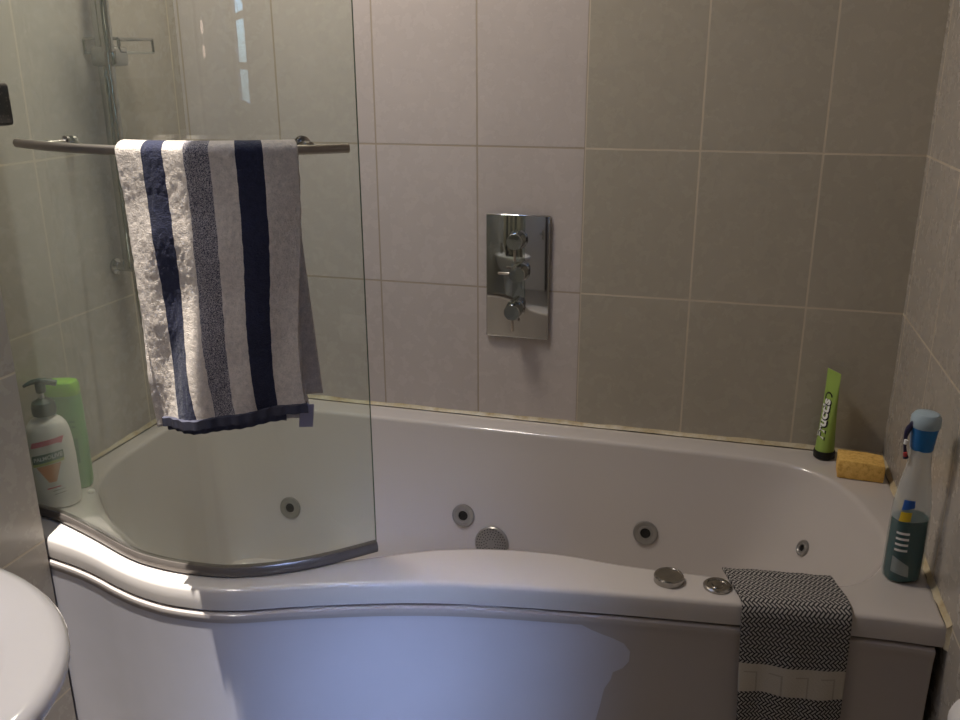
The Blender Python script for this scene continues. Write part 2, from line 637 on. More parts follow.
# ceiling lamp above the bath and the two-bulb wall lamp whose reflection shows in the tiles
t = thing('ceiling_lamp', 'round white ceiling lamp above the left half of the bath', 'lamp', (.42, -.48, ZC))
bm = bmesh.new()
lathe(bm, [(.17, 0), (.17, -.02), (.16, -.028), (.155, -.012)], 40)
obj('lamp_base', bm, M['whiteplastic'], t)
k = NT('warm_bulb')
k.bsdf.inputs['Emission Color'].default_value = (1, .72, .6, 1)
k.bsdf.inputs['Emission Strength'].default_value = 5
M['bulb'] = k.m
t = thing('wall_lamp', 'two-bulb wall lamp on the rear wall beside the window', 'lamp', (1.18, YR, 1.48))
bm = bmesh.new()
box(bm, -.025, .025, 0.0, .02, -.09, .09, .005)
obj('back_plate', bm, M['chrome'], t)
for dz in (-.042, .042):
    bm = bmesh.new()
    bmesh.ops.create_uvsphere(bm, u_segments=20, v_segments=12, radius=.024, matrix=Matrix.Translation((0, .044, dz)))
    obj('bulb', bm, M['bulb'], t)

# ------------------------------------------------------------------ bath
ZR = .55
XE = 1.703
front = catmull([(.004, -.795), (.09, -.803), (.150, -.8165), (.216, -.83), (.276, -.847), (.335, -.868), (.40, -.886), (.475, -.894), (.571, -.882), (.683, -.838),
                 (.82, -.79), (.956, -.755), (1.165, -.722), (1.341, -.70), (1.584, -.672), (XE, -.667)], 8)
front = [Vector((p[0], p[1], 0)) for p in front]
front = resample(front, 150)
right = [Vector((XE, -.667 + (.663) * i / 24, 0)) for i in range(1, 25)]
back = [Vector((XE - (XE - .004) * i / 60, -.004, 0)) for i in range(1, 61)]
left = [Vector((.004, -.004 - .796 * i / 28, 0)) for i in range(1, 28)]
OUT = front + right + back + left
inner_pts = [(.06, -.16), (.054, -.45), (.088, -.585), (.157, -.668), (.248, -.746), (.328, -.80), (.404, -.826), (.488, -.832), (.575, -.812), (.68, -.762), (.777, -.706), (.874, -.655),
             (.979, -.624), (1.089, -.612), (1.204, -.618), (1.338, -.614), (1.50, -.604), (1.58, -.575), (1.629, -.511), (1.651, -.43), (1.645, -.33), (1.61, -.21),
             (1.55, -.128), (1.45, -.095), (1.2, -.086), (.8, -.082), (.3, -.082), (.14, -.092), (.08, -.12)]
ip = [Vector((a, b, 0)) for a, b in inner_pts]
INN = catmull([ip[-1]] + ip + [ip[0], ip[1]], 12)
INN = INN[12:-12]
C0 = Vector((.82, -.38, 0))


def hit(contour, ang):
    d = Vector((cos(ang), sin(ang), 0))
    best = None
    n = len(contour)
    for i in range(n):
        a, b = contour[i] - C0, contour[(i + 1) % n] - C0
        e = b - a
        den = d.x * -e.y + d.y * e.x
        if abs(den) < 1e-12:
            continue
        tt = (a.x * -e.y + a.y * e.x) / den
        s = (d.x * a.y - d.y * a.x) / den
        if tt > 0 and -1e-9 <= s <= 1 + 1e-9:
            if best is None or tt > best:
                best = tt
    return C0 + d * best


ANG = [math.atan2(p.y - C0.y, p.x - C0.x) for p in OUT]
IN = [hit(INN, a) for a in ANG]
NO = normals2(OUT, True)
# corner normals: keep offsets inside the walls
NI = normals2(IN, True)


def bottom(p):
    dx, dy = p.x - C0.x, p.y - C0.y
    return Vector((C0.x + dx * (.76 if dx > 0 else .88), C0.y + dy * (.70 if dy > 0 else .78), 0))


BOT = [bottom(p) for p in IN]
BOT = [BOT[i] for i in range(len(BOT))]


NF, NRT, NB = len(front), len(right), len(back)
NS = normals2(front) + [Vector((1, 0, 0))] * NRT + [Vector((0, 1, 0))] * NB + [Vector((-1, 0, 0))] * len(left)


def ring_out(off, z):
    r_, a_ = [], abs(min(0, off))
    for i_, (p, n) in enumerate(zip(OUT, NS)):
        x_, y_ = p.x + n.x * off, p.y + n.y * off
        if i_ >= NF:
            y_ = max(y_, (OUT[NF - 1].y if x_ > 1 else OUT[0].y) + a_)
        x_ = max(.004 + a_, min(XE - a_, x_))
        y_ = min(-.004 - a_, y_)
        r_.append(Vector((x_, y_, z)))
    return r_


def skew_right(bm):
    for v in bm.verts:
        v.co.x += .026 * -v.co.y * max(0, min(1, (v.co.x - 1.45) / .25))


def ring_in(off, z):     # off > 0: away from the hollow
    return [Vector((p.x + n.x * off, p.y + n.y * off, z)) for p, n in zip(IN, NI)]


def ring_mix(h, z):
    return [Vector((p.x + (q.x - p.x) * h, p.y + (q.y - p.y) * h, z)) for p, q in zip(IN, BOT)]


rs = [ring_out(-.035, .507), ring_out(-.004, .507), ring_out(0, .510), ring_out(.0005, .525), ring_out(-.0005, .5425), ring_out(-.0025, .5470), ring_out(-.006, .5492), ring_out(-.011, ZR)]
rs += [ring_in(.010, ZR), ring_in(.004, .5488), ring_in(0, .5455), ring_mix(.015, .540), ring_mix(.04, .525), ring_mix(.10, .500), ring_mix(.25, .443), ring_mix(.45, .36), ring_mix(.62, .285),
       ring_mix(.76, .225), ring_mix(.86, .185), ring_mix(.94, .162), ring_mix(1.0, .152)]
for s in (.8, .5, .2):
    rs.append([Vector((C0.x + (q.x - C0.x) * s, C0.y + (q.y - C0.y) * s, .15)) for q in BOT])
bath = thing('bath', 'white P-shaped acrylic whirlpool bath filling the tiled alcove', 'bath', (.85, -.4, 0))
BO = Vector((.85, -.4, 0))
bm = bmesh.new()
rings(bm, rs, False, True)
bmesh.ops.recalc_face_normals(bm, faces=bm.faces)
skew_right(bm)
BVH = BVHTree.FromBMesh(bm)
for v in bm.verts:
    v.co -= BO
obj('tub', bm, M['acrylic'], bath, smooth=50)
for x, y in ((.35, -.3), (1.35, -.3), (.5, -.68), (1.3, -.55)):
    bm = bmesh.new()
    box(bm, x - .02, x + .02, y - .02, y + .02, 0, .149)
    for v in bm.verts:
        v.co -= BO
    obj('support_leg', bm, M['steel'], bath, smooth=0)


def on_tub(o, d):
    h = BVH.ray_cast(Vector(o), Vector(d).normalized())
    n = h[1] if h[1].dot(Vector(d)) < 0 else -h[1]
    return h[0], n


def jet(o, d, R, name='water_jet', hole=.42):
    p, n = on_tub(o, d)
    m = frame_to(p - BO, n)
    bm = bmesh.new()
    lathe(bm, [(R * 1.0, -.004), (R * 1.0, .002), (R * .95, .0045), (R * .80, .0048), (R * .62, .0030), (R * .56, .0036), (R * hole, .0036), (R * hole, -.003)], 36, m, cap1=False)
    j = obj(name, bm, M['jetring'], bath)
    bm = bmesh.new()
    lathe(bm, [(R * hole, .0004), (R * hole, .0016), (R * hole * .6, .0018), (R * hole * .5, -.001)], 24, m)
    obj('nozzle', bm, M['hole'], j)
    return j


jet((.286, -.4, .290), (0, 1, 0), .029)
jet((.757, -.4, .330), (0, 1, 0), .029)
jet((1.203, -.4, .348), (0, 1, 0), .029)
jet((1.2, -.214, .408), (1, 0, 0), .018)
p, n = on_tub((.834, -.4, .272), (0, 1, 0))
m = frame_to(p - BO, n)
bm = bmesh.new()
R = .042
lathe(bm, [(R, -.004), (R, .006), (R * .93, .009), (R * .5, .0105), (.002, .011)], 48, m)
sg = obj('suction_grille', bm, M['jetring'], bath)
bm = bmesh.new()
for rr, cnt in ((.036, 30), (.030, 26), (.024, 20), (.018, 15), (.012, 10)):
    for i in range(cnt):
        a = 2 * pi * i / cnt
        lathe(bm, [(.0013, .0085), (.0013, .0112)], 6, m @ Matrix.Translation((rr * cos(a), rr * sin(a), 0)))
obj('grille_holes', bm, M['hole'], sg)
# control buttons on the rim
bm = bmesh.new()
mm = Matrix.Translation(Vector((1.286, -.652, ZR)) - BO)
lathe(bm, [(.0255, -.002), (.0255, .010), (.0235, .0125), (.0215, .0128), (.0205, .0118), (.001, .0112)], 36, mm)
b1 = obj('air_control', bm, M['dullchrome'], bath)
b1['label'] = 'round chrome air control knob on the rim'
bm = bmesh.new()
mm = Matrix.Translation(Vector((1.367, -.650, ZR)) - BO)
lathe(bm, [(.0235, -.002), (.0235, .004), (.021, .0062), (.017, .0066), (.016, .0046), (.010, .0046), (.009, .0074), (.001, .0076)], 36, mm)
b2 = obj('pump_button', bm, M['dullchrome'], bath)
b2['label'] = 'flat chrome pump button half under the grey towel'
# white screw cap on the corner of the rim
bm = bmesh.new()
lathe(bm, [(.0075, 0), (.0075, .003), (.005, .006), (.001, .0068)], 20, Matrix.Translation(Vector((.105, -.632, ZR)) - BO))
obj('screw_cap', bm, M['whiteplastic'], bath)

# sealant along the walls
bm = bmesh.new()


def tri_strip(bm, a, b, d1, d2, s1=.006, s2=.008, seg=40):
    a, b, d1, d2 = Vector(a), Vector(b), Vector(d1), Vector(d2)
    rs = []
    for i in range(seg + 1):
        p = a.lerp(b, i / seg)
        k1, k2 = s1 * random.uniform(.75, 1.25), s2 * random.uniform(.75, 1.25)
        rs.append([p, p + d1 * k1, p + (d1 * k1 + d2 * k2) * .42, p + d2 * k2])
    rings(bm, rs)


tri_strip(bm, (.0, -.0, ZR), (XR, -.0, ZR), (0, -1, 0), (0, 0, 1))
tri_strip(bm, (.0, -.0, ZR), (.0, YN, ZR), (1, 0, 0), (0, 0, 1))
tri_strip(bm, (XR, -.0, ZR - .001), (XR, -.672, ZR - .001), (-1, 0, 0), (0, 0, 1), .008, .008)
tri_strip(bm, (XR, -.668, ZR), (XR, -.668, .508), (-1, 0, 0), (0, -1, 0), .006, .006, 8)
skew_right(bm)
obj('trim_1', bm, M['sealant'], smooth=30, kind='structure')

# bath panel
pth = [p for p in front if .01 <= p.x <= 1.697]
prof = [(-.03, .504), (-.006, .5048), (.0005, .5040), (.0032, .5018), (.0040, .497), (.0034, .492), (.0018, .487), (.0008, .478), (.0, .40), (-.001, .2), (-.001, .004), (-.03, .004)]
pn = normals2(pth)
PO = BO
bm = bmesh.new()
L = [[bm.verts.new(Vector((p.x + n.x * o_, p.y + n.y * o_, z)) - PO) for o_, z in prof] for p, n in zip(pth, pn)]
for a, b in zip(L[:-1], L[1:]):
    for i in range(len(prof)):
        j = (i + 1) % len(prof)
        bm.faces.new((a[i], a[j], b[j], b[i]))
bm.faces.new(L[0])
bm.faces.new(L[-1][::-1])
for v in bm.verts:
    v.co += BO
skew_right(bm)
for v in bm.verts:
    v.co -= BO
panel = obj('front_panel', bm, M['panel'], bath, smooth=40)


def panel_pt(x, z, off=.0011):
    for a, b in zip(pth[:-1], pth[1:]):
        if a.x <= x <= b.x:
            tt = (x - a.x) / (b.x - a.x)
            p = a.lerp(b, tt)
            n = Vector(((b - a).y, -(b - a).x, 0)).normalized()
            break
    for (o0, z0), (o1, z1) in zip(prof[5:-1], prof[6:]):
        if z1 <= z <= z0:
            o_ = o0 + (o1 - o0) * (z - z0) / (z1 - z0)
            break
    return Vector((p.x + n.x * (o_ + off), p.y + n.y * (o_ + off), z)) - PO


# torn protective film left on the panel, with its wavy right-hand edge
edge = [(.4865, 1.150), (.478, 1.165), (.470, 1.185), (.464, 1.203), (.455, 1.222), (.440, 1.233), (.420, 1.232), (.405, 1.222), (.395, 1.206), (.380, 1.203), (.36, 1.193), (.345, 1.190), (.33, 1.188), (.30, 1.182), (.2, 1.165), (.06, 1.13)]
bm = bmesh.new()
rows = []
X0 = .03
for z, xe in edge:
    rows.append([bm.verts.new(panel_pt(X0 + (xe - X0) * i / 90, z)) for i in range(91)])
for a, b in zip(rows[:-1], rows[1:]):
    for i in range(90):
        bm.faces.new((a[i], a[i + 1], b[i + 1], b[i]))
f = obj('protective_film', bm, M['film'], panel, smooth=60)
f['label'] = 'bluish film with a torn wavy edge'

# ------------------------------------------------------------------ shower screen
gp = catmull([(.03, -.738), (.09, -.744), (.145, -.756), (.24, -.790), (.352, -.834), (.42, -.848), (.49, -.850), (.559, -.840), (.635, -.805), (.70, -.756), (.765, -.693)], 10)
gp = resample([Vector((a.x, a.y, 0)) for a in gp], 90)
gn = normals2(gp)
screen = thing('shower_screen', 'curved frameless clear glass shower screen standing on the left end of the bath rim', 'shower screen', (.42, -.80, ZR))
SO = Vector((.42, -.80, ZR))


def sweep(bm, path, nrm, prof, org):
    L = [[bm.verts.new(Vector((p.x + n.x * o_, p.y + n.y * o_, z)) - org) for o_, z in prof] for p, n in zip(path, nrm)]
    m_ = len(prof)
    for a, b in zip(L[:-1], L[1:]):
        for i in range(m_):
            j = (i + 1) % m_
            bm.faces.new((a[i], a[j], b[j], b[i]))
    bm.faces.new(L[0])
    bm.faces.new(L[-1][::-1])


bm = bmesh.new()
sweep(bm, gp, gn, [(-.003, .556), (.003, .556), (.003, 1.97), (-.003, 1.97)], SO)
pane = obj('glass_pane', bm, M['glass'], screen, smooth=40)
pane.data.materials.append(M['glassedge'])
for f_ in pane.data.polygons:
    if len(f_.vertices) == 4 and (abs(f_.center.x + SO.x - gp[-1].x) < .004 and abs(f_.normal.z) < .5 and f_.area > .005 and f_.normal.xy.dot((gp[-1] - gp[-2]).normalized().xy) > .8):
        f_.material_index = 1
bm = bmesh.new()
sp = [(-.0055, .5505), (.0055, .5505), (.009, .555), (.009, .564), (.0055, .570), (-.0055, .570), (-.009, .564), (-.009, .555)]
sweep(bm, gp, gn, sp, SO)
obj('bottom_seal', bm, M['rubber'], screen, smooth=50)
# towel rail on the outside of the glass
i0 = min(range(90), key=lambda i: abs(gp[i].x - .285))
i1 = min(range(90), key=lambda i: abs(gp[i].x - .742))
ZRAIL = 1.279
rail = [Vector((p.x + n.x * .05, p.y + n.y * .05, ZRAIL - .006 * (p.x - .285) / .457)) for p, n in list(zip(gp, gn))[i0:i1 + 1]]
rail = [Vector(p) for p in catmull(rail[::6] + [rail[-1]], 6)]
bm = bmesh.new()
tube(bm, [p - SO for p in rail], .0072, 16)
tr = obj('towel_rail', bm, M['steel'], screen, smooth=50)
for frac in (.13, .90):
    i = int(i0 + (i1 - i0) * frac)
    p, n = gp[i], gn[i]
    bm = bmesh.new()
    m = frame_to(Vector((p.x + n.x * .0032, p.y + n.y * .0032, ZRAIL)) - SO, n)
    lathe(bm, [(.011, 0), (.011, .004), (.006, .006), (.0055, .044)], 20, m)
    m2 = frame_to(Vector((p.x - n.x * .0032, p.y - n.y * .0032, ZRAIL)) - SO, -n)
    lathe(bm, [(.011, 0), (.011, .005), (.009, .007)], 20, m2)
    obj('rail_mount', bm, M['dullchrome'], tr)

# ------------------------------------------------------------------ striped towel on the rail
RL = resample(rail, 400)


def rail_at(x):
    for a, b in zip(RL[:-1], RL[1:]):
        if a.x <= x <= b.x:
            tt = (x - a.x) / (b.x - a.x)
            t_ = (b - a).normalized()
            return a.lerp(b, tt), Vector((t_.y, -t_.x, 0)).normalized()
    return RL[-1], Vector((.6, -.8, 0))


from mathutils import noise as mnoise
towel = thing('striped_towel', 'cream and navy striped terry towel hung folded over the rail of the glass screen', 'towel', (.585, -.865, ZRAIL))
TO = Vector((.585, -.865, ZRAIL))


def sheet(name, x0, x1, zf, zb, base_r, mat, nu=110, skew=0.0, u0=0, u1=1, amp=1.0, seed=0, front=True, backd=True, thick=.005, bskew=0.0, rskew=0.0):
    prof_ = []
    if front:
        nv = 90
        for i in range(nv, 0, -1):
            prof_.append(('f', i / nv))
    for i in range(13):
        prof_.append(('o', i / 12))
    if backd:
        for i in range(1, 61):
            prof_.append(('b', i / 60))
    bm = bmesh.new()
    uvl = bm.loops.layers.uv.new('UVMap')
    G = []
    for tag_, tt in prof_:
        row = []
        for j in range(nu + 1):
            s = j / nu
            x = x0 + (x1 - x0) * s
            drop = (zf if tag_ == 'f' else zb)
            zbot = drop[0] + (drop[1] - drop[0]) * s
            if tag_ == 'f':
                xx = x + skew * tt * (1 - s) + rskew * tt * s + .006 * sin(tt * 5 + seed) * tt * (.3 + s)
                p, n = rail_at(xx)
                z = p.z - tt * (p.z - zbot)
                g = (xx - .48) / .236
                wv = .0075 * sin(g * 9.5 + seed + tt * 2.2) * tt + .004 * sin(g * 21 + tt * 6 + seed) * tt
                wv += .006 * mnoise.noise(Vector((g * 4, tt * 5, seed)))
                wv *= amp * min(1, tt * 4)
                off = base_r + wv + .004 * tt
            elif tag_ == 'o':
                p, n = rail_at(x)
                a = pi * tt
                off = base_r * cos(a)
                z = p.z + max(.0078, base_r * .56) * sin(a)
            else:
                xx = x + bskew * tt * s
                p, n = rail_at(xx)
                z = p.z - tt * (p.z - zbot)
                off = -base_r - .004 * tt + .003 * sin(s * 12 + seed) * min(1, tt * 3)
                off = max(off, -.030)
            fz = .0011 * mnoise.noise(Vector((x * 260, z * 260, seed)))
            q = p + n * (off + fz)
            row.append((bm.verts.new(Vector((q.x, q.y, z)) - TO), u0 + (u1 - u0) * s, z))
        G.append(row)
    for a, b in zip(G[:-1], G[1:]):
        for j in range(nu):
            f_ = bm.faces.new((a[j][0], a[j + 1][0], b[j + 1][0], b[j][0]))
            for lp, src in zip(f_.loops, (a[j], a[j + 1], b[j + 1], b[j])):
                lp[uvl].uv = (src[1], src[2])
    o = obj(name, bm, mat, towel, smooth=70)
    md = o.modifiers.new('thick', 'SOLIDIFY')
    md.thickness = thick
    md.offset = 1
    return o


sheet('back_fold', .495, .710, (.852, .862), (.90, .886), .0105, M['towel'], 80, u0=.1, u1=1, amp=1.0, seed=1.3, thick=.004, bskew=.022)
sheet('front_fold', .491, .714, (.864, .880), (.93, .90), .0185, M['towel'], 130, skew=.020, rskew=-.010, amp=1.0, seed=1.3, thick=.005)


def hem(name, x0, x1, z0, z1, off, thick, h=.018, seed=1.3, skew=0.0, rskew=0.0):
    bm = bmesh.new()
    R_ = []
    nu = 80
    for j in range(nu + 1):
        s = j / nu
        x = x0 + (x1 - x0) * s + skew * (1 - s) + rskew * s + .006 * sin(5 + seed) * (.3 + s)
        p, n = rail_at(x)
        g = (x - .48) / .236
        wv = .0075 * sin(g * 9.5 + seed + 2.2) + .004 * sin(g * 21 + 6 + seed) + .006 * mnoise.noise(Vector((g * 4, 5, seed)))
        z = z0 + (z1 - z0) * s
        lump = 1 + .18 * sin(s * 70)
        prof_ = [(off + wv, z), (off + wv + thick * lump, z + .002), (off + wv + thick * lump, z + h - .002), (off + wv, z + h)]
        R_.append([Vector((p.x + n.x * o_, p.y + n.y * o_, zz)) - TO for o_, zz in prof_])
    rings(bm, R_)
    o = obj(name, bm, M['navyhem'], towel, smooth=50)
    o['label'] = 'navy grey woven hem'


hem('hem', .491, .714, .856, .872, .0215, .0105, skew=.020, rskew=-.010)
hem('hem', .512, .690, .846, .856, .011, .010, h=.014, rskew=-.01)
# care loop tag hanging at the right corner
bm = bmesh.new()
p, n = rail_at(.706)
p2, n2 = rail_at(.722)
box(bm, -.011, .011, -.001, .001, 0, .038, mtx=Matrix.Translation(Vector((.699 + n.x * .026, p.y + n.y * .026, .846)) - TO) @ Matrix.Rotation(.62, 4, 'Z') @ Matrix.Rotation(.12, 4, 'Y'))
obj('care_tag', bm, plain('lavender_tape', srgb(150, 144, 156), .8), towel, smooth=0)

# ------------------------------------------------------------------ shower valve on the back wall
valve = thing('shower_valve', 'rectangular chrome shower valve plate with three lever knobs on the back wall', 'shower valve', (.860, 0, .912))
bm = bmesh.new()
box(bm, -.0765, .0765, -.010, -.0005, -.149, .149, .003, 3)
obj('face_plate', bm, M['chrome'], valve)
for (bx, bz, ang) in ((.0015, .092, -pi / 2), (.0085, .016, pi), (-.003, -.076, -pi / 2)):
    m = Matrix.Translation((bx, 0, bz)) @ Matrix.Rotation(pi / 2, 4, 'X')
    bm = bmesh.new()
    lathe(bm, [(.023, .008), (.023, .013), (.0195, .0135), (.0195, .049), (.0180, .0515), (.001, .0515)], 40, m)
    kb = obj('control_knob', bm, M['chrome'], valve)
    bm = bmesh.new()
    d = Vector((cos(ang), 0, sin(ang)))
    c = Vector((bx, -.043, bz))
    tube(bm, [c + d * .016, c + d * .045, c + d * .047], [.0034, .0034, .002], 12)
    obj('lever_pin', bm, M['steel'], kb)

# ------------------------------------------------------------------ shower riser on the left wall
riser = thing('shower_riser', 'chrome shower riser rail with hose on the left wall, seen through the glass screen', 'shower rail', (.0, -.335, .9))
bm = bmesh.new()
tube(bm, [(.045, 0, .06), (.045, 0, .95)], .017, 18)
obj('rail', bm, M['chrome'], riser, smooth=50)
for z in (.06, .90):
    bm = bmesh.new()
    lathe(bm, [(.018, .0), (.018, .006), (.010, .010), (.010, .050)], 20, frame_to((.001, 0, z), (1, 0, 0)))
    obj('wall_bracket', bm, M['chrome'], riser)
bm = bmesh.new()
hp = catmull([(.075, -.03, .52), (.080, -.035, .3), (.075, -.03, .05), (.07, -.015, -.08), (.06, .015, -.125), (.055, .05, -.10), (.05, .075, .0), (.03, .08, .06)], 14)
tube(bm, hp, .006, 12)
obj('hose', bm, M['dullchrome'], riser, smooth=60)
bm = bmesh.new()
lathe(bm, [(.02, 0), (.02, .008), (.012, .012), (.012, .036)], 20, frame_to((.001, .08, .06), (1, 0, 0)))
obj('hose_outlet', bm, M['chrome'], riser)
bm = bmesh.new()
box(bm, .03, .09, -.03, .02, .49, .53, .008)
obj('hand_shower_holder', bm, M['chrome'], riser)
bm = bmesh.new()
tube(bm, catmull([(.078, -.03, .52), (.085, -.04, .60), (.10, -.05, .68), (.13, -.07, .74)], 8), [.012] * 25, 14)
lathe(bm, [(.014, -.01), (.045, .008), (.048, .018), (.044, .022)], 28, frame_to((.135, -.075, .745), (.6, -.35, -.72)))
obj('hand_shower', bm, M['chrome'], riser, smooth=50)
shelf = thing('wall_shelf', 'small clear shelf on the left wall behind the top of the glass screen', 'shelf', (.0, -.285, 1.415))
bm = bmesh.new()
box(bm, .001, .09, -.06, .06, 0, .006, .002)
obj('shelf_plate', bm, M['clear'], shelf)
bm = bmesh.new()
tube(bm, [(.004, -.058, .03), (.088, -.058, .03), (.088, .058, .03), (.004, .058, .03)], .003, 8)
for s in (-.058, .058):
    tube(bm, [(.088, s, .004), (.088, s, .03)], .003, 8)
    tube(bm, [(.004, s, .004), (.004, s, .03)], .003, 8)
obj('shelf_rail', bm, M['chrome'], shelf)

# ------------------------------------------------------------------ pump bottle
PB = Vector((.074, -.690, ZR + .0012))
bottle = thing('pump_bottle', 'white soap bottle with dark green pump behind the foot of the glass screen', 'soap bottle', PB, radians(28))


def oval(bm, prof_, n=44, pw=2.4, mtx=None):
    rs_ = []
    for a, b, z in prof_:
        r_ = []
        for i in range(n):
            th = 2 * pi * i / n
            c_, s_ = cos(th), sin(th)
            r_.append((mtx or Matrix()) @ Vector((a * math.copysign(abs(c_) ** (2 / pw), c_), b * math.copysign(abs(s_) ** (2 / pw), s_), z)))
        rs_.append(r_)
    rings(bm, rs_)


BPROF = [(.036, .024, .0), (.042, .028, .004), (.0435, .029, .012), (.0445, .029, .04), (.0445, .029, .10), (.043, .028, .135), (.040, .027, .158), (.036, .025, .172), (.029, .022, .181), (.020, .018, .187), (.0165, .0165, .190), (.0165, .0165, .197)]


def prof_at(P_, z):
    for a, b in zip(P_[:-1], P_[1:]):
        if a[2] <= z <= b[2]:
            t_ = (z - a[2]) / max(1e-9, b[2] - a[2])
            return a[0] + (b[0] - a[0]) * t_, a[1] + (b[1] - a[1]) * t_
    return P_[-1][:2]


def wrap(P_, x, z, off=.0005, pw=2.4, yc=-1):
    a, b = prof_at(P_, z)
    a += off
    b += off
    xx = max(-.985 * a, min(.985 * a, x))
    y = b * (1 - (abs(xx) / a) ** pw) ** (1 / pw)
    return Vector((xx, yc * y, z))


def patch(bm, P_, quad, off=.0005, n=16, pw=2.4):
    """quad: four (x, z) corners in order bl, br, tr, tl"""
    G = []
    for j in range(n + 1):
        t_ = j / n
        row = []
        for i in range(n + 1):
            s_ = i / n
            x = (quad[0][0] * (1 - s_) + quad[1][0] * s_) * (1 - t_) + (quad[3][0] * (1 - s_) + quad[2][0] * s_) * t_
            z = (quad[0][1] * (1 - s_) + quad[1][1] * s_) * (1 - t_) + (quad[3][1] * (1 - s_) + quad[2][1] * s_) * t_
            row.append(bm.verts.new(wrap(P_, x, z, off, pw)))
        G.append(row)
    for a, b in zip(G[:-1], G[1:]):
        for i in range(n):
            bm.faces.new((a[i], a[i + 1], b[i + 1], b[i]))


bm = bmesh.new()
oval(bm, BPROF)
body = obj('bottle_body', bm, M['whiteplastic'], bottle)
bm = bmesh.new()
patch(bm, BPROF, [(-.030, .130), (.022, .141), (.024, .152), (-.026, .142)])
patch(bm, BPROF, [(.022, .141), (.028, .139), (.033, .153), (.024, .1525)], n=6)
obj('pink_band', bm, M['pink'], body)
bm = bmesh.new()
patch(bm, BPROF, [(-.030, .096), (.029, .109), (.029, .126), (-.030, .114)])
gl = obj('green_label', bm, M['greenlabel'], body)
bm = bmesh.new()
patch(bm, BPROF, [(-.030, .0905), (.029, .1035), (.029, .109), (-.030, .096)])
obj('yellow_label_line', bm, M['goldline'], body)
bm = text_bm('PALMOLIVE', .0112, .0003)
for v in bm.verts:
    x, z = v.co.x, v.co.y
    v.co = wrap(BPROF, x * .95, z + .1113 + x * .21, .0010)
obj('label_text', bm, M['white_ink'], gl, smooth=0)
bm = bmesh.new()
patch(bm, BPROF, [(-.004, .058), (.010, .060), (.023, .101), (-.024, .091)], n=12)
obj('orange_picture', bm, M['orange'], body)
bm = bmesh.new()
patch(bm, BPROF, [(-.010, .043), (.016, .048), (.016, .0505), (-.010, .0455)], n=8)
obj('label_line', bm, M['pink'], body)
for (a, b, z) in ((.0, .022, .038), (.002, .024, .031)):
    bm = bmesh.new()
    patch(bm, BPROF, [(a, z), (b, z + .005), (b, z + .0065), (a, z + .0015)], n=8)
    obj('label_line', bm, M['grey_ink'], body)
bm = bmesh.new()
lathe(bm, [(.021, .193), (.0215, .196), (.0215, .212), (.020, .219), (.012, .223), (.008, .226)], 32)
for i in range(28):
    a = 2 * pi * i / 28
    box(bm, -.0006, .0006, -.0008, .0008, .196, .212, mtx=Matrix.Rotation(a, 4, 'Z') @ Matrix.Translation((.0216, 0, 0)))
obj('pump_collar', bm, M['dgreen'], bottle)
bm = bmesh.new()
lathe(bm, [(.0045, .222), (.0045, .243)], 16)
obj('pump_stem', bm, M['whiteplastic'], bottle)
bm = bmesh.new()
lathe(bm, [(.0085, .238), (.0095, .244), (.0095, .255), (.0085, .258)], 24)
tube(bm, catmull([(.030, 0, .2545), (.016, 0, .2585), (0, 0, .2605), (-.014, 0, .2595), (-.030, 0, .252)], 8), [.0032 + .0035 * sin(pi * min(1, .25 + i / 40)) for i in range(33)], 14)
obj('pump_head', bm, M['dgreen'], bottle, smooth=60)

# pale green shower gel bottle
gel = thing('shower_gel_bottle', 'pale green shower gel bottle with lime cap on the left wall side of the rim', 'shower gel', (.052, -.612, ZR), radians(20))
GP = [(.028, .017, 0), (.033, .021, .004), (.0345, .022, .02), (.0355, .022, .12), (.0345, .022, .20), (.033, .021, .206)]
bm = bmesh.new()
oval(bm, GP, pw=3.2)
gb = obj('bottle_body', bm, M['gelgreen'], gel)
bm = bmesh.new()
oval(bm, [(.0335, .0215, .2062), (.0345, .022, .210), (.0340, .0215, .226), (.031, .019, .233), (.026, .015, .2355)], pw=3.0)
obj('cap', bm, M['lime'], gel)
bm = bmesh.new()
for z in (.15, .138):
    patch(bm, GP, [(-.012, z), (.024, z), (.024, z + .004), (-.012, z + .004)], n=8, pw=3.2)
patch(bm, GP, [(-.02, .06), (.024, .06), (.024, .115), (-.02, .115)], n=8, pw=3.2)
obj('label_print', bm, plain('deep_green_print', srgb(84, 150, 92), .5), gb)

# ------------------------------------------------------------------ green tube
tb = thing('green_tube', 'lime green squeeze tube standing on its black cap in the back right corner', 'tube', (1.580, -.043, ZR + .0012), radians(-58))
bm = bmesh.new()
lathe(bm, [(.0215, 0), (.0235, .002), (.0240, .015), (.0225, .019)], 36)
obj('cap', bm, M['black'], tb)
TP = []
for i in range(15):
    t_ = i / 14
    TP.append((.0205 - .001 * t_ + .004 * t_ * t_, .0205 * (1 - t_) ** .8 + .0012, .019 + .178 * t_))
TP.append((.0235, .0012, .213))
bm = bmesh.new()
oval(bm, TP, pw=2.0)
tb.scale = (.97, .97, .955)
tbody = obj('tube_body', bm, M['tubegreen'], tb)
bm = text_bm('Fructis', .036, .0012)
for v in bm.verts:
    x, y = v.co.x, v.co.y
    v.co = wrap(TP, -y * .9 + .0, x + .098, .0008, 2.0)
obj('label_text', bm, M['white_ink'], tbody, smooth=0)
bm = text_bm('Fructis', .036, .0028)
for v in bm.verts:
    x, y = v.co.x, v.co.y
    v.co = wrap(TP, -y * .9 + .0016, x + .0965, .0005, 2.0)
obj('label_text_shadow', bm, M['black'], tbody, smooth=0)
bm = bmesh.new()
arc = [(.010 * cos(a) + .002, .150 + .012 * sin(a)) for a in [pi * .1 + i * pi * 1.1 / 14 for i in range(15)]]
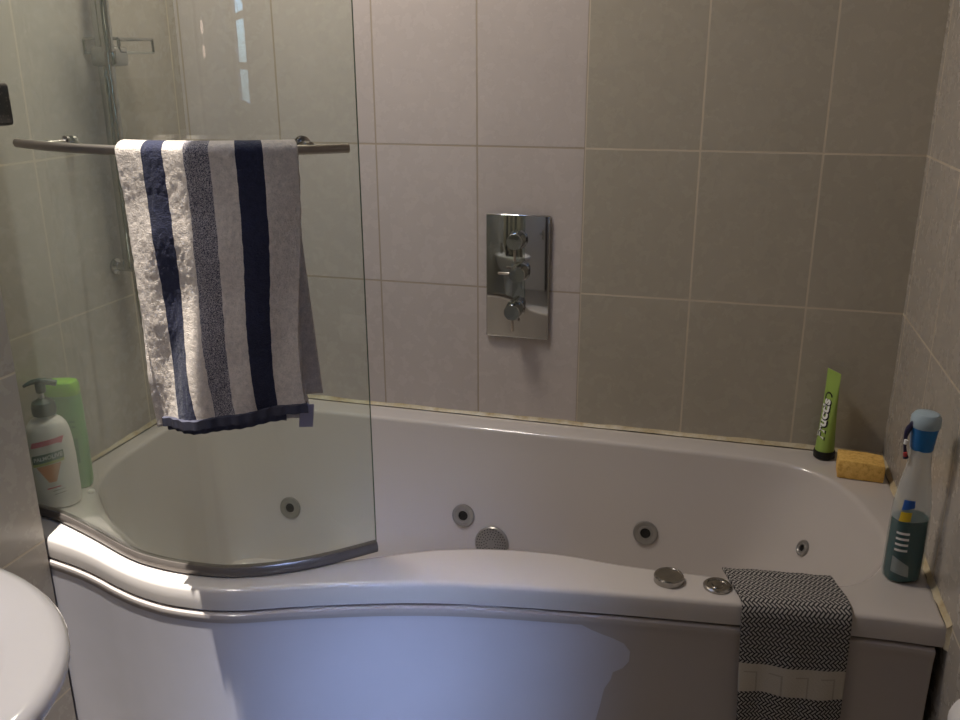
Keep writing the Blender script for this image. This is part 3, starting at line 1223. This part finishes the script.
for (x0, z0), (x1, z1) in zip(arc[:-1], arc[1:]):
    dx, dz = x1 - x0, z1 - z0
    l_ = math.hypot(dx, dz)
    nx, nz = -dz / l_ * .002, dx / l_ * .002
    patch(bm, TP, [(x0 - nx, z0 - nz), (x1 - nx, z1 - nz), (x1 + nx, z1 + nz), (x0 + nx, z0 + nz)], .0005, 2, 2.0)
obj('label_swoosh', bm, M['black'], tbody)

# ------------------------------------------------------------------ sponge
sg_ = bmesh.new()
box(sg_, -.046, .046, -.029, .034, 0, .040, .0025, 2)
bmesh.ops.subdivide_edges(sg_, edges=sg_.edges, cuts=2, use_grid_fill=True)
for v in sg_.verts:
    n_ = mnoise.noise(v.co * 60)
    v.co += v.co.normalized() * .0012 * n_
    if v.co.z > .02:
        v.co.y += .002 * (v.co.z - .02) / .02
        if v.co.x > .02:
            v.co.z -= (v.co.x - .02) * .12
sp_ = obj('sponge', sg_, M['sponge'], loc=(1.646, -.122, ZR + .001), smooth=25)
sp_.rotation_euler = (0, 0, radians(-3))
sp_['label'] = 'yellow bath sponge lying on the rim in the back right corner'
sp_['category'] = 'sponge'

# ------------------------------------------------------------------ spray bottle
SB = Vector((1.670, -.532, ZR))
spray = thing('spray_bottle', 'clear spray bottle half full of teal cleaner with a blue collar by the right wall', 'spray bottle', SB, radians(22))
SP = [(.024, .019, .0), (.029, .023, .003), (.0305, .0245, .012), (.0305, .0245, .05), (.030, .024, .10), (.0285, .023, .135), (.025, .021, .16), (.020, .0185, .185), (.0165, .0165, .205), (.0155, .0155, .235), (.0150, .0150, .243)]
spray.scale = (1.03, 1.03, 1.045)
bm = bmesh.new()
oval(bm, SP, pw=2.6)
sb_ = obj('bottle_body', bm, M['clear'], spray)
LQ = [(a - .0022, b - .0022, z + (.002 if i == 0 else 0)) for i, (a, b, z) in enumerate(SP) if z <= .10]
LQ.append((LQ[-1][0] - .0001, LQ[-1][1] - .0001, .112))
bm = bmesh.new()
oval(bm, LQ, pw=2.6)
obj('liquid', bm, M['teal'], sb_)
bm = bmesh.new()
lathe(bm, [(.0165, .230), (.0175, .233), (.0200, .262), (.0215, .268)], 32)
obj('collar', bm, M['bluecap'], spray)
bm = bmesh.new()
lathe(bm, [(.0215, .268), (.0225, .272), (.022, .284), (.018, .290), (.009, .293)], 32, sy=1)
hd = obj('spray_head', bm, M['palecap'], spray)
bm = bmesh.new()
tube(bm, catmull([(-.018, .0, .278), (-.025, .004, .262), (-.027, .005, .245), (-.024, .004, .222), (-.022, .003, .214)], 6), [.0035 + .0012 * sin(i / 3) for i in range(25)], 10)
obj('trigger', bm, M['navy'], hd)
bm = bmesh.new()
tube(bm, [(-.029, -.001, .24), (-.0285, -.001, .247)], .0032, 8)
obj('trigger_mark', bm, M['white_ink'], hd)
bm = bmesh.new()
tube(bm, [(-.0265, .0, .225), (-.0255, .0, .219)], .0032, 8)
obj('trigger_mark', bm, M['redink'], hd)
bm = bmesh.new()
patch(bm, SP, [(-.029, .022), (-.004, .014), (-.006, .034), (-.029, .050)], .0008, 10, 2.6)
obj('silver_label', bm, M['silverlabel'], sb_)
bm = bmesh.new()
patch(bm, SP, [(-.0265, .132), (-.010, .138), (-.010, .150), (-.024, .150)], .0008, 8, 2.6)
obj('blue_label', bm, M['bluelabel'], sb_)
bm = bmesh.new()
patch(bm, SP, [(-.028, .112), (-.014, .114), (-.013, .130), (-.0265, .129)], .0009, 8, 2.6)
obj('yellow_label', bm, M['yellow'], sb_)
bm = bmesh.new()
for z in (.060, .070, .080, .090):
    patch(bm, SP, [(-.0285, z), (-.012, z), (-.012, z + .004), (-.0285, z + .004)], .0009, 6, 2.6)
obj('white_label_print', bm, M['white_ink'], sb_)

# ------------------------------------------------------------------ grey chevron towel over the rim
gt = thing('hand_towel', 'grey chevron hand towel with an off-white band draped over the front rim', 'towel', (1.485, -.66, ZR))
GO = Vector((1.485, -.66, ZR))


def front_at(x):
    for a, b in zip(front[:-1], front[1:]):
        if a.x <= x <= b.x:
            tt = (x - a.x) / (b.x - a.x)
            d = (b - a).normalized()
            return a.lerp(b, tt), Vector((d.y, -d.x, 0)).normalized()


bm = bmesh.new()
uvl = bm.loops.layers.uv.new('UVMap')
PRF = [(-.100, .5525), (-.092, .5530), (-.075, .5535), (-.055, .5545), (-.035, .5550), (-.018, .5555), (-.006, .5545), (.002, .5505), (.0065, .543), (.009, .530), (.0105, .515), (.0115, .50)]
z = .50
while z > .215:
    z -= .01
    PRF.append((.0115 + .004 * sin((.5 - z) * 12), z))
sl = [0]
for a, b in zip(PRF[:-1], PRF[1:]):
    sl.append(sl[-1] + math.hypot(b[0] - a[0], b[1] - a[1]))
NU = 60
G = []
for (off, z), s_ in zip(PRF, sl):
    row = []
    fr = max(0, (.52 - z)) / .3
    xl = 1.385 + .022 * max(0, min(1, (off + .1) / .1)) + .012 * fr
    xr_ = 1.563 + .014 * max(0, min(1, (off + .1) / .07)) + .004 * fr
    for j in range(NU + 1):
        q = j / NU
        x = xl + (xr_ - xl) * q
        p, n = front_at(x)
        hang = max(0, min(1, (.53 - z) / .1))
        wv = (.004 * sin(q * 7 + z * 9) + .002 * sin(q * 17 - z * 14)) * hang
        lift = .0025 * mnoise.noise(Vector((q * 5, off * 60, 2))) * (1 - hang)
        if off < -.085:
            lift += .001
        # the left back corner lies over the flat pump button
        bump_ = .0085 * math.exp(-(((x - 1.367) / .02) ** 2 + ((p.y - n.y * 0 + n.y * off + .650) / .03) ** 2)) * (1 - hang)
        row.append((bm.verts.new(Vector((p.x + n.x * (off + wv), p.y + n.y * (off + wv), z + lift + bump_)) - GO), (q - .5) * .19, s_))
    G.append(row)
for a, b in zip(G[:-1], G[1:]):
    for j in range(NU):
        f_ = bm.faces.new((a[j][0], a[j + 1][0], b[j + 1][0], b[j][0]))
        for lp, src in zip(f_.loops, (a[j], a[j + 1], b[j + 1], b[j])):
            lp[uvl].uv = (src[1] + .5, src[2])
tw = obj('cloth', bm, M['chevron'], gt, smooth=70)
md = tw.modifiers.new('thick', 'SOLIDIFY')
md.thickness = .004
md.offset = 1

# ------------------------------------------------------------------ basin
basin = thing('wash_basin', 'white oval ceramic wash basin on the left wall, cut by the frame edge', 'wash basin', (.418, -1.49, 0))
bm = bmesh.new()


def ell(a, b, z, dx=0, dy=0, n=72):
    r_ = []
    for i in range(n):
        th = 2 * pi * i / n
        r_.append(Vector((max(dx + a * cos(th), NIB - .418 + .004), dy + b * sin(th), z)))
    return r_


A, B = .318, .250
rs = [ell(.10, .09, .60, -.06), ell(.16, .13, .615, -.05), ell(.24, .19, .68, -.03), ell(.285, .225, .735, -.012), ell(A - .008, B - .008, .772), ell(A, B, .786), ell(A, B, .793), ell(A - .005, B - .005, .800), ell(A - .016, B - .016, .804),
      ell(A - .06, B - .055, .800), ell(A - .078, B - .072, .793), ell(A - .092, B - .086, .775), ell(A - .12, B - .11, .72), ell(A - .16, B - .14, .675), ell(A - .22, B - .18, .652), ell(.03, .025, .645)]
rings(bm, rs)
obj('bowl', bm, M['ceramic'], basin, smooth=60)
bm = bmesh.new()
lathe(bm, [(.10, 0), (.10, .02), (.075, .06), (.07, .4), (.085, .55), (.095, .615)], 40, Matrix.Translation((-.08, 0, 0)))
obj('pedestal', bm, M['ceramic'], basin, smooth=50)
bm = bmesh.new()
lathe(bm, [(.028, 0), (.028, .05), (.022, .07), (.02, .11)], 24, Matrix.Translation((-.20, 0, .80)))
tube(bm, catmull([(-.20, 0, .88), (-.15, 0, .91), (-.09, 0, .90), (-.07, 0, .875)], 8), .011, 14)
obj('mixer_tap', bm, M['chrome'], basin, smooth=50)

# ------------------------------------------------------------------ small bits at the frame's edges
blk = thing('wall_block', 'dark speckled stone block fixed to the left wall above the basin', 'wall fitting', (NIB, -1.02, 1.318))
bm = bmesh.new()
box(bm, .001, .266, -.16, .0, 0, .054, .005)
obj('block_body', bm, M['speckle'], blk)
roll = thing('toilet_roll', 'white rounded roll by the right wall at the bottom right edge of the photo', 'roll', (XR, -1.12, .685))
bm = bmesh.new()
lathe(bm, [(.016, -.05), (.037, -.05), (.040, -.047), (.040, .047), (.037, .05), (.016, .05)], 40, Matrix.Translation((-.042, 0, 0)) @ Matrix.Rotation(pi / 2, 4, 'X'))
obj('paper', bm, M['paper'], roll)
bm = bmesh.new()
tube(bm, [(-.001, .07, 0), (-.042, .07, 0), (-.042, .06, 0), (-.042, -.06, 0)], .006, 12)
obj('holder', bm, M['chrome'], roll)
